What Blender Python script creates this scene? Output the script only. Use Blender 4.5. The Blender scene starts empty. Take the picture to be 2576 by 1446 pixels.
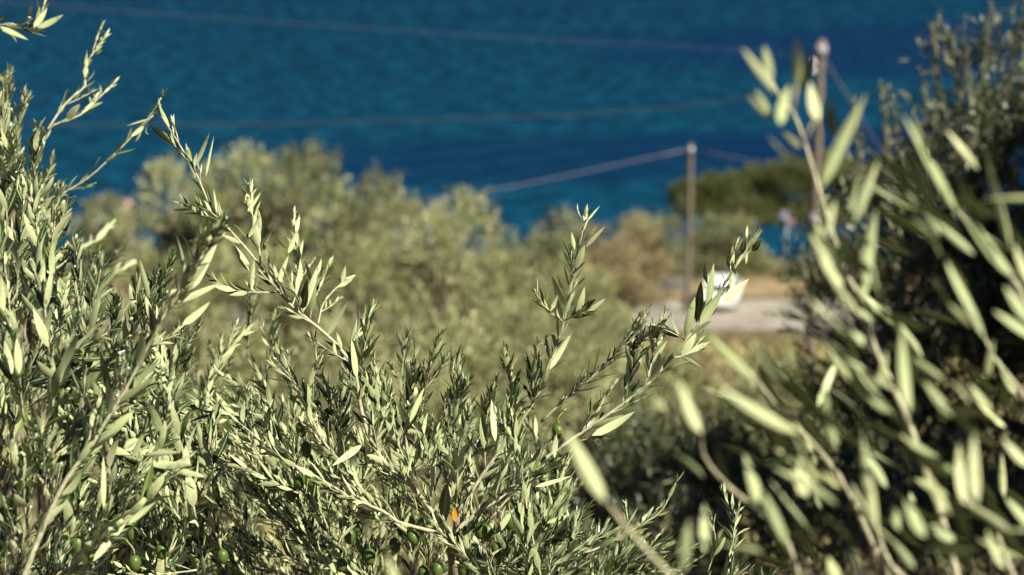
import bpy, math, random
import numpy as np
from mathutils import Vector, Matrix

rng = np.random.default_rng(7)
random.seed(7)
SC = bpy.context.scene
COL = SC.collection
R = math.radians

# ------------------------------------------------------------------ camera
CAM_Z, PITCH = 28.0, 13.1
cam = bpy.data.cameras.new('camera')
cam_o = bpy.data.objects.new('camera', cam)
COL.objects.link(cam_o)
cam_o.location = (0, 0, CAM_Z)
cam_o.rotation_euler = (R(90 - PITCH), 0, 0)
cam.sensor_width = 36
cam.lens = 18 / math.tan(R(15))
cam.clip_start = 0.05
cam.clip_end = 9000
cam.dof.use_dof = True
cam.dof.focus_distance = 2.5
cam.dof.aperture_fstop = 4.8
cam.dof.aperture_blades = 9
SC.camera = cam_o

# ------------------------------------------------------------------ sky, sun, exposure
SUN_EL, SUN_AZ = 43.0, 50.0          # azimuth: degrees to the right of straight behind the camera
sd = Vector((math.sin(R(SUN_AZ)) * math.cos(R(SUN_EL)), -math.cos(R(SUN_AZ)) * math.cos(R(SUN_EL)), math.sin(R(SUN_EL))))
w = bpy.data.worlds.new('World')
SC.world = w
w.use_nodes = True
nt = w.node_tree
bg = nt.nodes['Background']
sky = nt.nodes.new('ShaderNodeTexSky')
sky.sky_type = 'NISHITA'
sky.sun_disc = False
sky.sun_elevation = R(SUN_EL)
sky.sun_rotation = math.atan2(sd.x, sd.y)
sky.dust_density = 0.1
sky.air_density = 0.27
sky.altitude = 0
sky.ozone_density = 2.0
nt.links.new(sky.outputs[0], bg.inputs[0])
bg.inputs[1].default_value = 0.05
sl = bpy.data.lights.new('sun', 'SUN')
sl.energy = 5.0
sl.angle = R(0.5)
sl.color = (1.0, 0.94, 0.77)
so = bpy.data.objects.new('sun', sl)
COL.objects.link(so)
so.rotation_euler = sd.to_track_quat('Z', 'Y').to_euler()
so.location = (5, -5, 45)
vs = SC.view_settings
vs.view_transform = 'Standard'
vs.look = 'None'
vs.exposure = 1.25
vs.gamma = 1
vs.use_curve_mapping = False
SC.render.engine = 'CYCLES'
SC.cycles.use_denoising = True
SC.cycles.max_bounces = 4
SC.cycles.diffuse_bounces = 1
SC.cycles.transparent_max_bounces = 4
SC.cycles.caustics_reflective = False
SC.cycles.caustics_refractive = False

# ------------------------------------------------------------------ helpers
FP = 1288 / math.tan(R(15))
cp, sp = math.cos(R(PITCH)), math.sin(R(PITCH))
FWD = np.array([0, cp, -sp]); UP = np.array([0, sp, cp]); RIGHT = np.array([1.0, 0, 0])
CAMP = np.array([0, 0, CAM_Z])

def P(u, v, d):
    """world point seen at photograph position (u, v) of a 2576 wide picture, d metres deep"""
    return CAMP + d * (FWD + RIGHT * ((u - 1288) / FP) - UP * ((v - 723) / FP))

def proj(p):
    q = np.asarray(p) - CAMP
    d = q @ FWD
    return 1288 + FP * (q @ RIGHT) / d, 723 - FP * (q @ UP) / d, d

def smooth(a, b, x):
    t = np.clip((x - a) / (b - a), 0, 1)
    return t * t * (3 - 2 * t)

PROF = [(-30, 30.5), (0, 26.3), (10, 24.2), (30, 18.6), (50, 13.8), (70, 8.6), (85, 5.3), (90, 5.0), (102, 5.0), (112, 3.6), (122, 1.2), (128, 0.0), (135, -1.5), (400, -6)]
PX = [a for a, b in PROF]; PZ = [b for a, b in PROF]
def ground(x, y):
    z = np.interp(y, PX, PZ)
    amp = 0.35 * (1 - smooth(75, 86, y)) + 0.25 * smooth(100, 110, y)
    n = np.sin(x * .31 + y * .12) * np.cos(y * .27 - x * .07) + .5 * np.sin(x * .83 + 1.3) * np.sin(y * .71 + .5)
    return z + amp * n * smooth(4, 12, y)

def nrm(v):
    v = np.asarray(v, float)
    return v / (np.linalg.norm(v, axis=-1, keepdims=True) + 1e-12)

def tag(o, label=None, cat=None, group=None, kind=None):
    for k, x in (('label', label), ('category', cat), ('group', group), ('kind', kind)):
        if x: o[k] = x
    return o

def link(name, data, parent=None, loc=None):
    o = bpy.data.objects.new(name, data)
    COL.objects.link(o)
    if loc is not None: o.location = loc
    if parent is not None: o.parent = parent
    return o

def make_mesh(name, V, F, mats, smooth_f=True, uv=None, rnd=None, midx=None):
    me = bpy.data.meshes.new(name)
    V = np.asarray(V, np.float32)
    if isinstance(F, np.ndarray):
        k = F.shape[1]
        me.vertices.add(len(V)); me.vertices.foreach_set('co', V.ravel())
        me.loops.add(F.size); me.loops.foreach_set('vertex_index', F.ravel().astype(np.int32))
        me.polygons.add(len(F))
        me.polygons.foreach_set('loop_start', np.arange(0, F.size, k, dtype=np.int32))
        me.polygons.foreach_set('loop_total', np.full(len(F), k, np.int32))
        me.update(calc_edges=True)
        me.validate()
    else:
        me.from_pydata([tuple(map(float, p)) for p in V], [], F)
    if not isinstance(mats, (list, tuple)): mats = [mats]
    for m in mats: me.materials.append(m)
    if midx is not None: me.polygons.foreach_set('material_index', np.asarray(midx, np.int32))
    if smooth_f: me.polygons.foreach_set('use_smooth', np.ones(len(me.polygons), bool))
    if uv is not None:
        a = me.attributes.new('across', 'FLOAT', 'POINT'); a.data.foreach_set('value', np.asarray(uv, np.float32))
    if rnd is not None:
        a = me.attributes.new('rnd', 'FLOAT', 'POINT'); a.data.foreach_set('value', np.asarray(rnd, np.float32))
    me.update()
    return me

class MB:
    """collects tubes, boxes and lathed shapes for one mesh object"""
    def __init__(s): s.V = []; s.F = []; s.n = 0
    def add(s, V, F):
        s.V.append(np.asarray(V, float)); s.F += [tuple(i + s.n for i in f) for f in F]; s.n += len(V)
    def tube(s, pts, rad, seg=6, knobs=0.0):
        pts = np.asarray(pts, float)
        n = len(pts)
        rad = np.broadcast_to(np.asarray(rad, float), (n,)) if np.ndim(rad) <= 1 and np.size(rad) in (1, n) else np.asarray(rad)
        T = nrm(np.gradient(pts, axis=0))
        a = np.cross(T[0], [0.3, 0.2, 0.93]); a = a / np.linalg.norm(a)
        V = []
        for i in range(n):
            a = a - T[i] * (a @ T[i]); a = a / np.linalg.norm(a)
            b = np.cross(T[i], a)
            for k in range(seg):
                t = 2 * math.pi * k / seg
                rr = rad[i] * (1 + knobs * (random.random() - .5))
                V.append(pts[i] + rr * (math.cos(t) * a + math.sin(t) * b))
        F = [(i * seg + k, i * seg + (k + 1) % seg, (i + 1) * seg + (k + 1) % seg, (i + 1) * seg + k) for i in range(n - 1) for k in range(seg)]
        F.append(tuple(range((n - 1) * seg, n * seg))); F.append(tuple(range(seg - 1, -1, -1)))
        s.add(V, F)
    def box(s, c, size, rot=None, taper=1.0):
        c = np.array(c, float); h = np.array(size, float) / 2
        V = [np.array([x * h[0] * (taper if z > 0 else 1), y * h[1] * (taper if z > 0 else 1), z * h[2]]) for z in (-1, 1) for y in (-1, 1) for x in (-1, 1)]
        if rot is not None: V = [np.array(rot @ Vector(v)) for v in V]
        s.add([c + v for v in V], [(0, 2, 3, 1), (4, 5, 7, 6), (0, 1, 5, 4), (2, 6, 7, 3), (0, 4, 6, 2), (1, 3, 7, 5)])
    def mesh(s, name, mat, smooth_f=True):
        return make_mesh(name, np.vstack(s.V), s.F, mat, smooth_f)
    def build(s, name, mat, parent=None, smooth_f=True):
        me = s.mesh(name, mat, smooth_f)
        o = link(name, me, parent)
        if parent is not None: o.matrix_parent_inverse = Matrix.Translation(parent.location).inverted() if parent.rotation_euler.z == 0 else Matrix()
        return o

# ------------------------------------------------------------------ materials
def mat(name, col, rough=.7, spec=.3, noise=None, bump=0.0, col2=None, scale=8.0, metallic=0):
    m = bpy.data.materials.new(name); m.use_nodes = True
    t = m.node_tree; b = t.nodes['Principled BSDF']
    b.inputs['Roughness'].default_value = rough
    b.inputs['Specular IOR Level'].default_value = spec
    b.inputs['Metallic'].default_value = metallic
    b.inputs['Base Color'].default_value = (*col, 1)
    if col2 is not None or bump:
        tc = t.nodes.new('ShaderNodeTexCoord')
        n = t.nodes.new('ShaderNodeTexNoise'); n.inputs['Scale'].default_value = scale; n.inputs['Detail'].default_value = 6
        t.links.new(tc.outputs['Object'], n.inputs['Vector'])
        if col2 is not None:
            r = t.nodes.new('ShaderNodeValToRGB')
            r.color_ramp.elements[0].position = .35; r.color_ramp.elements[1].position = .65
            r.color_ramp.elements[0].color = (*col, 1); r.color_ramp.elements[1].color = (*col2, 1)
            t.links.new(n.outputs['Fac'], r.inputs[0]); t.links.new(r.outputs[0], b.inputs['Base Color'])
        if bump:
            bp = t.nodes.new('ShaderNodeBump'); bp.inputs['Strength'].default_value = bump
            t.links.new(n.outputs['Fac'], bp.inputs['Height']); t.links.new(bp.outputs[0], b.inputs['Normal'])
    return m

def leaf_mat(name, top, top2, under, under2, gloss=.33, trans=.045, midrib=True):
    m = bpy.data.materials.new(name); m.use_nodes = True
    t = m.node_tree; b = t.nodes['Principled BSDF']; out = t.nodes['Material Output']
    L = t.links.new
    at = t.nodes.new('ShaderNodeAttribute'); at.attribute_name = 'rnd'
    oi = t.nodes.new('ShaderNodeObjectInfo')
    ad = t.nodes.new('ShaderNodeMath'); ad.operation = 'ADD'; L(at.outputs['Fac'], ad.inputs[0]); L(oi.outputs['Random'], ad.inputs[1])
    fr = t.nodes.new('ShaderNodeMath'); fr.operation = 'FRACT'; L(ad.outputs[0], fr.inputs[0])
    def mix(a, c, f):
        x = t.nodes.new('ShaderNodeMix'); x.data_type = 'RGBA'
        for s, val in ((6, a), (7, c)):
            if isinstance(val, tuple): x.inputs[s].default_value = (*val, 1)
            else: L(val, x.inputs[s])
        if isinstance(f, float): x.inputs[0].default_value = f
        else: L(f, x.inputs[0])
        return x.outputs[2]
    geo = t.nodes.new('ShaderNodeNewGeometry')
    ct = mix(top, top2, fr.outputs[0]); cu = mix(under, under2, fr.outputs[0])
    c = mix(ct, cu, geo.outputs['Backfacing'])
    # fine mottling and dusty specks
    tc = t.nodes.new('ShaderNodeTexCoord')
    n = t.nodes.new('ShaderNodeTexNoise'); n.inputs['Scale'].default_value = 260; n.inputs['Detail'].default_value = 3
    L(tc.outputs['Object'], n.inputs['Vector'])
    mr = t.nodes.new('ShaderNodeMapRange'); mr.inputs[1].default_value = .3; mr.inputs[2].default_value = .7; mr.inputs[3].default_value = .8; mr.inputs[4].default_value = 1.15
    L(n.outputs['Fac'], mr.inputs[0])
    hs = t.nodes.new('ShaderNodeHueSaturation'); L(c, hs.inputs['Color']); L(mr.outputs[0], hs.inputs['Value'])
    c = hs.outputs[0]
    if midrib:
        ac = t.nodes.new('ShaderNodeAttribute'); ac.attribute_name = 'across'
        ab = t.nodes.new('ShaderNodeMath'); ab.operation = 'ABSOLUTE'; L(ac.outputs['Fac'], ab.inputs[0])
        m2 = t.nodes.new('ShaderNodeMapRange'); m2.inputs[1].default_value = .06; m2.inputs[2].default_value = .22; m2.inputs[3].default_value = .6; m2.inputs[4].default_value = 0
        L(ab.outputs[0], m2.inputs[0])
        c = mix(c, (.36, .38, .2), m2.outputs[0])
    # brown blemishes, and a few yellowing leaves
    nb = t.nodes.new('ShaderNodeTexNoise'); nb.inputs['Scale'].default_value = 75 if midrib else 3; nb.inputs['Detail'].default_value = 2
    L(geo.outputs['Position'], nb.inputs['Vector'])
    mb = t.nodes.new('ShaderNodeMapRange'); mb.inputs[1].default_value = .66; mb.inputs[2].default_value = .74; mb.inputs[3].default_value = 0; mb.inputs[4].default_value = .7
    L(nb.outputs['Fac'], mb.inputs[0]); c = mix(c, (.13, .085, .03), mb.outputs[0])
    my = t.nodes.new('ShaderNodeMapRange'); my.inputs[1].default_value = .955; my.inputs[2].default_value = .985; my.inputs[3].default_value = 0; my.inputs[4].default_value = .3
    L(fr.outputs[0], my.inputs[0]); c = mix(c, (.30, .34, .06), my.outputs[0])
    L(c, b.inputs['Base Color'])
    # rougher, felted underside
    rr = t.nodes.new('ShaderNodeMapRange'); rr.inputs[3].default_value = gloss; rr.inputs[4].default_value = .75
    L(geo.outputs['Backfacing'], rr.inputs[0]); L(rr.outputs[0], b.inputs['Roughness'])
    b.inputs['Specular IOR Level'].default_value = .4
    tr = t.nodes.new('ShaderNodeBsdfTranslucent'); tr.inputs[0].default_value = (.28, .36, .08, 1)
    ms = t.nodes.new('ShaderNodeMixShader'); ms.inputs[0].default_value = trans
    L(b.outputs[0], ms.inputs[1]); L(tr.outputs[0], ms.inputs[2]); L(ms.outputs[0], out.inputs['Surface'])
    return m

M = {}
M['leaf'] = leaf_mat('olive_leaf', (.008, .026, .010), (.048, .080, .024), (.24, .28, .13), (.47, .50, .285))
M['leaf_shaded'] = leaf_mat('olive_leaf_shaded', (.012, .02, .010), (.022, .036, .017), (.06, .07, .04), (.27, .265, .185), gloss=.3, trans=.05)  # darker olive leaf: shade on the right-hand tree put into the colour
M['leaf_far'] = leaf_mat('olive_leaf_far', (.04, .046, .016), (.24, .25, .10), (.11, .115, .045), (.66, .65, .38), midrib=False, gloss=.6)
M['leaf_brown'] = leaf_mat('dry_leaf', (.13, .10, .05), (.22, .18, .09), (.25, .20, .11), (.36, .30, .18), midrib=False, gloss=.7)
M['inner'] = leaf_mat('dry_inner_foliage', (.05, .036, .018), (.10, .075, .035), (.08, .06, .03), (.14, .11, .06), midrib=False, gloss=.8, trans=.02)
M['needle'] = leaf_mat('pine_needle', (.035, .045, .010), (.095, .10, .022), (.08, .10, .02), (.13, .15, .035), midrib=False, gloss=.6)
M['twig'] = mat('olive_twig_bark', (.25, .235, .15), .75, .2, col2=(.42, .40, .27), scale=120, bump=.3)
M['bark'] = mat('olive_bark', (.11, .09, .065), .9, .1, col2=(.24, .2, .15), scale=30, bump=.8)
M['olive'] = mat('green_olive', (.04, .07, .012), .42, .35, col2=(.08, .12, .025), scale=500, bump=.08)
M['olive_stalk'] = mat('olive_stalk', (.25, .27, .09), .6, .3, col2=(.3, .3, .12), scale=90)
M['yellow_leaf'] = mat('yellow_leaf', (.30, .12, .008), .6, .3, col2=(.45, .25, .02), scale=160)
M['wood_pole'] = mat('weathered_pole_wood', (.10, .08, .066), .85, .15, col2=(.17, .14, .115), scale=9, bump=.5)
M['wire'] = mat('aluminium_cable', (.17, .155, .17), .5, .5, col2=(.22, .2, .22), scale=3)
M['dark_wire'] = mat('black_cable', (.015, .018, .02), .6, .3, col2=(.03, .03, .03), scale=3)
M['porcelain'] = mat('insulator_porcelain', (.7, .62, .62), .3, .5, col2=(.75, .7, .68), scale=20)
M['tin'] = mat('pale_tin_plate', (.22, .2, .22), .6, .2, col2=(.27, .25, .27), scale=10)
M['steel'] = mat('galvanised_steel', (.35, .35, .36), .45, .5, col2=(.42, .42, .43), scale=10, metallic=.6)
M['soil'] = mat('dry_soil', (.07, .055, .033), .95, .1, col2=(.15, .125, .07), scale=1.2, bump=.6)
M['grass'] = mat('dry_grass', (.24, .21, .09), .8, .2, col2=(.36, .31, .15), scale=2)
M['white_paint'] = mat('white_car_paint', (.8, .8, .78), .25, .5, col2=(.82, .82, .8), scale=3)
M['glass'] = mat('car_glass', (.02, .025, .03), .08, .6, col2=(.03, .035, .04), scale=2)
M['rubber'] = mat('tyre_rubber', (.02, .02, .02), .85, .2, col2=(.03, .03, .03), scale=20)
M['red'] = mat('red_lens', (.5, .02, .015), .25, .5, col2=(.6, .03, .02), scale=20)
M['concrete'] = mat('grey_concrete', (.12, .115, .12), .9, .2, col2=(.17, .165, .17), scale=4, bump=.4)
M['pink'] = mat('faded_pink_paint', (.22, .12, .13), .6, .3, col2=(.28, .16, .17), scale=6)
M['lavender'] = mat('pale_blue_paint', (.15, .15, .24), .6, .3, col2=(.2, .2, .28), scale=6)
M['road'] = mat('pale_road', (.17, .155, .135), .9, .2, col2=(.27, .25, .215), scale=.8, bump=.2)
M['verge'] = mat('sandy_verge', (.13, .10, .055), .95, .1, col2=(.26, .20, .12), scale=.5, bump=.3)

# ------------------------------------------------------------------ setting: hillside, road, sea
def grid(xs, ys, zf):
    X, Y = np.meshgrid(xs, ys)
    V = np.stack([X.ravel(), Y.ravel(), zf(X, Y).ravel()], 1)
    nx, ny = len(xs), len(ys)
    i = (np.arange(ny - 1)[:, None] * nx + np.arange(nx - 1)[None]).ravel()
    return V, np.stack([i, i + 1, i + nx + 1, i + nx], 1)

ys = np.concatenate([np.linspace(-30, 0, 12), np.linspace(1, 40, 80), np.linspace(41, 130, 120), np.linspace(132, 400, 12)])
V, F = grid(np.linspace(-160, 160, 200), ys, lambda x, y: ground(x, y))
tag(link('ground', make_mesh('ground', V, F, M['soil'])), kind='structure')
V, F = grid(np.linspace(-160, 160, 160), np.linspace(88.2, 95.6, 8), lambda x, y: 5.0 + 0 * x + .02)
V[:, 1] += 0.5 * np.sin(V[:, 0] * .05)
tag(link('road', make_mesh('road', V, F, M['road'])), kind='structure')
V, F = grid(np.linspace(-160, 160, 120), np.linspace(96.6, 101.2, 8), lambda x, y: 5.0 + 0 * x + .012 + .03 * np.sin(x * 1.3) * np.sin(y * 2))
V[:, 1] += 0.5 * np.sin(V[:, 0] * .05)
tag(link('verge', make_mesh('verge', V, F, M['verge'])), kind='structure')

def sea_material():
    m = bpy.data.materials.new('sea_water'); m.use_nodes = True
    t = m.node_tree; b = t.nodes['Principled BSDF']; L = t.links.new
    tc = t.nodes.new('ShaderNodeTexCoord')
    def noise(scale, sx, sy, det=4, ox=0.0, dist=0.0):
        mp = t.nodes.new('ShaderNodeMapping'); mp.inputs['Scale'].default_value = (sx, sy, 1); mp.inputs['Location'].default_value = (ox, ox * .7, 0)
        L(tc.outputs['Object'], mp.inputs['Vector'])
        n = t.nodes.new('ShaderNodeTexNoise'); n.inputs['Scale'].default_value = scale; n.inputs['Detail'].default_value = det; n.inputs['Distortion'].default_value = dist
        L(mp.outputs[0], n.inputs['Vector']); return n.outputs['Fac']
    def ramp(f, stops):
        r = t.nodes.new('ShaderNodeValToRGB'); e = r.color_ramp.elements
        while len(e) < len(stops): e.new(.5)
        for k, (p, c) in enumerate(stops): e[k].position = p; e[k].color = (*c, 1) if isinstance(c, tuple) else (c, c, c, 1)
        L(f, r.inputs[0]); return r.outputs[0]
    def mix(a, c, f, mode='MIX'):
        x = t.nodes.new('ShaderNodeMix'); x.data_type = 'RGBA'; x.blend_type = mode
        for s, val in ((6, a), (7, c)):
            if isinstance(val, tuple): x.inputs[s].default_value = (*val, 1)
            else: L(val, x.inputs[s])
        if isinstance(f, float): x.inputs[0].default_value = f
        else: L(f, x.inputs[0])
        return x.outputs[2]
    sep = t.nodes.new('ShaderNodeSeparateXYZ'); L(tc.outputs['Object'], sep.inputs[0])
    mr = t.nodes.new('ShaderNodeMapRange'); mr.inputs[1].default_value = 125; mr.inputs[2].default_value = 340; L(sep.outputs[1], mr.inputs[0])
    depth = ramp(mr.outputs[0], [(0, (.002, .034, .080)), (.25, (.0008, .024, .053)), (.6, (.0003, .0165, .040)), (1, (.0001, .0105, .034))])
    ripple = noise(1.0, .45, .8, 5, 0, .6)
    broad = noise(1.0, .012, .045, 4, 30)
    c = mix(depth, (.0015, .024, .055), ramp(broad, [(.42, 0.), (.62, .3)]))
    c = mix(c, (.003, .048, .090), ramp(ripple, [(.47, 0.), (.62, .95)]))
    c = mix(c, (.0003, .014, .030), ramp(noise(1.0, .3, .42, 4, 9, .3), [(.45, 0.), (.62, .85)]))
    # sea-grass beds: two dark navy bands offshore on the right
    def band(x0, y0, rx, ry):
        vm = t.nodes.new('ShaderNodeVectorMath'); vm.operation = 'SUBTRACT'; vm.inputs[1].default_value = (x0, y0, 0); L(tc.outputs['Object'], vm.inputs[0])
        v2 = t.nodes.new('ShaderNodeVectorMath'); v2.operation = 'MULTIPLY'; v2.inputs[1].default_value = (1 / rx, 1 / ry, 0); L(vm.outputs[0], v2.inputs[0])
        ln = t.nodes.new('ShaderNodeVectorMath'); ln.operation = 'LENGTH'; L(v2.outputs[0], ln.inputs[0])
        a = t.nodes.new('ShaderNodeMath'); a.operation = 'MULTIPLY_ADD'; a.inputs[1].default_value = -2.2; L(noise(1, .04, .16, 5, x0), a.inputs[0])
        L(ln.outputs['Value'], a.inputs[2])
        return ramp(a.outputs[0], [(0.0, .65), (.55, 0.)])
    c = mix(c, (.0006, .012, .042), band(9, 172, 21, 10))
    c = mix(c, (.0008, .010, .044), band(44, 176, 22, 13))
    c = mix(c, (.0008, .010, .044), band(64, 268, 36, 26))
    L(c, b.inputs['Base Color'])
    b.inputs['Roughness'].default_value = .35
    b.inputs['IOR'].default_value = 1.33
    b.inputs['Specular IOR Level'].default_value = .03
    return m
M['sea'] = sea_material()
def sea_z(x, y): return .10 * np.sin(x * .9 + 3 * np.sin(y * .11)) * np.sin(y * 1.1 + 2 * np.sin(x * .17)) + .07 * np.sin(y * 2.1 + x * .6) - .0
V, F = grid(np.linspace(-110, 110, 330), np.linspace(118, 420, 700), sea_z)
V[:, 2] *= smooth(420, 400, V[:, 1]) if False else 1
n0 = len(V)
# the calm rest of the sea out to the horizon
ring = [(-110, 118), (110, 118), (110, 420), (-110, 420), (-6000, 118), (6000, 118), (6000, 8000), (-6000, 8000)]
V = np.vstack([V, [(x, y, -.25) for x, y in ring]])
F = np.vstack([F, np.array([(4, 0, 3, 7), (1, 5, 6, 2), (3, 2, 6, 7)]) + n0])
tag(link('sea', make_mesh('sea', V, F, M['sea'])), kind='structure')

# ------------------------------------------------------------------ leaves
def leaf_variant(bend=0., fold=.12, twist=0., curl=0., shape=1.0, ns=7, nw=2, side=0.):
    V = []; A = []
    y = 0.; z = 0.; x = 0.; ang = -bend * .5
    ts = np.linspace(0, 1, ns)
    for i, t in enumerate(ts):
        if i:
            ds = ts[i] - ts[i - 1]
            ang += bend * ds + curl * ds * smooth(.55, 1, t) * 2
            y += ds * math.cos(ang); z += ds * math.sin(ang)
            x += side * ds * (t - .3)
        wd = .5 * max(.06, (math.sin(math.pi * min(1, (.035 + t * .965)) ** (.78 * shape)) ** .76)) if 0 < i < ns - 1 else (.05 if i == 0 else .015)
        tw = twist * t
        for k in range(-nw // 2, nw // 2 + 1):
            a = k / (nw / 2)
            lx = a * wd; lz = abs(a) ** 1.5 * fold * wd * 6 * .2
            V.append((x * 5 + lx * math.cos(tw), y, z + (lz - lx * math.sin(tw)) * .18))
            A.append(a)
    c = nw + 1
    F = [(i * c + k, i * c + k + 1, (i + 1) * c + k + 1, (i + 1) * c + k) for i in range(ns - 1) for k in range(nw)]
    return np.array(V), np.array(F), np.array(A)
# x is in widths, y and z in lengths
VAR = [leaf_variant(b, f, tw, cu, sh, side=sd_) for b, f, tw, cu, sh, sd_ in [
    (.25, .3, .1, 0, 1, .0), (-.3, .25, -.2, 0, .95, .05), (.5, .35, .3, 0, 1.05, -.06), (-.55, .3, .5, 0, 1, .08), (.1, .45, -.5, 0, .9, -.08),
    (.35, .2, .7, 0, 1.1, .1), (.8, .3, 0, 0, 1, .0), (-.2, .4, -.9, 0, 1, -.05), (.6, .3, .4, 3.5, .9, 0), (-.4, .3, .8, -3., .95, .05)]]
VLOW = [leaf_variant(.3, .3, .2, ns=4), leaf_variant(-.4, .3, -.4, ns=4)]
def make_leaf_meshes(m):
    return [make_mesh('leaf', np.column_stack([v[:, 0] * .2, v[:, 1], v[:, 2]]), F, m, uv=a) for v, F, a in VAR]

class Leaves:
    def __init__(s): s.rows = []
    def add(s, pos, d, n, ln, wd, var, pri=0.):
        s.rows.append((*pos, *d, *n, ln, wd, var, random.random(), pri))
    def arr(s): return np.array(s.rows)

def frames(A):
    Y = nrm(A[:, 3:6]); Z = A[:, 6:9]; Z = nrm(Z - Y * np.sum(Y * Z, 1, keepdims=True)); X = np.cross(Y, Z)
    return X, Y, Z

def bake(A, bank, name, m, parent, wscale=1.0):
    X, Y, Z = frames(A)
    Vs, Fs, As, Rs, n = [], [], [], [], 0
    for k, (v, F, a) in enumerate(bank):
        sel = (A[:, 11].astype(int) % len(bank)) == k
        if not sel.any(): continue
        x, y, z = X[sel], Y[sel], Z[sel]; pos = A[sel, 0:3]; ln = A[sel, 9]; wd = A[sel, 10]
        W = pos[:, None] + v[None, :, 0:1] * wd[:, None, None] * x[:, None] + v[None, :, 1:2] * ln[:, None, None] * y[:, None] + v[None, :, 2:3] * ln[:, None, None] * z[:, None]
        m_ = len(W); nv = len(v)
        Fs.append((F[None] + (np.arange(m_) * nv)[:, None, None]).reshape(-1, 4) + n)
        Vs.append(W.reshape(-1, 3)); As.append(np.tile(a, m_)); Rs.append(np.repeat(A[sel, 12], nv)); n += m_ * nv
    me = make_mesh(name, np.vstack(Vs), np.vstack(Fs), m, uv=np.concatenate(As), rnd=np.concatenate(Rs))
    o = link(name, me, parent)
    o.matrix_parent_inverse = Matrix.Translation(parent.location).inverted()
    return o

def emit_leaves(L, meshes, m, parent, n_single=300):
    """the n_single leaves that show largest become parts of their own, the rest one stuff part"""
    A = L.arr()
    u, v, d = proj(A[:, 0:3] + A[:, 3:6] * A[:, 9:10] * .5)
    vis = (u > -10) & (u < 2586) & (v > -10) & (v < 1456) & (d > .2)
    score = np.where(vis, A[:, 9] / d, 0) * (1 + A[:, 13])
    order = np.argsort(-score)
    one, rest = order[:n_single], order[n_single:]
    one = one[score[one] > 0]
    X, Y, Z = frames(A)
    pl = Vector(parent.location)
    for i in one:
        o = bpy.data.objects.new('leaf', meshes[int(A[i, 11]) % len(meshes)])
        ln, wd = A[i, 9], A[i, 10]
        mt = Matrix.Identity(4)
        for r in range(3):
            mt[r][0] = X[i, r] * wd * 5; mt[r][1] = Y[i, r] * ln; mt[r][2] = Z[i, r] * ln
            mt[r][3] = A[i, r] - pl[r]
        o.parent = parent
        o.matrix_local = mt
        COL.objects.link(o)
    if len(rest):
        tag(bake(A[rest], VAR if len(rest) < 15000 else VLOW, 'foliage', m, parent), kind='stuff')

def curve_pts(pts, step):
    """Catmull-Rom through control points, resampled"""
    pts = np.asarray(pts, float)
    if len(pts) == 2:
        n = max(2, int(np.linalg.norm(pts[1] - pts[0]) / step) + 1)
        return pts[0] + (pts[1] - pts[0]) * np.linspace(0, 1, n)[:, None]
    q = np.vstack([2 * pts[0] - pts[1], pts, 2 * pts[-1] - pts[-2]])
    out = []
    for i in range(1, len(q) - 2):
        n = max(1, int(np.linalg.norm(q[i + 1] - q[i]) / step))
        for t in np.arange(n) / n:
            out.append(.5 * ((2 * q[i]) + (-q[i - 1] + q[i + 1]) * t + (2 * q[i - 1] - 5 * q[i] + 4 * q[i + 1] - q[i + 2]) * t * t + (-q[i - 1] + 3 * q[i] - 3 * q[i + 1] + q[i + 2]) * t ** 3))
    out.append(pts[-1])
    return np.array(out)

def U(a, b): return random.uniform(a, b)

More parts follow.
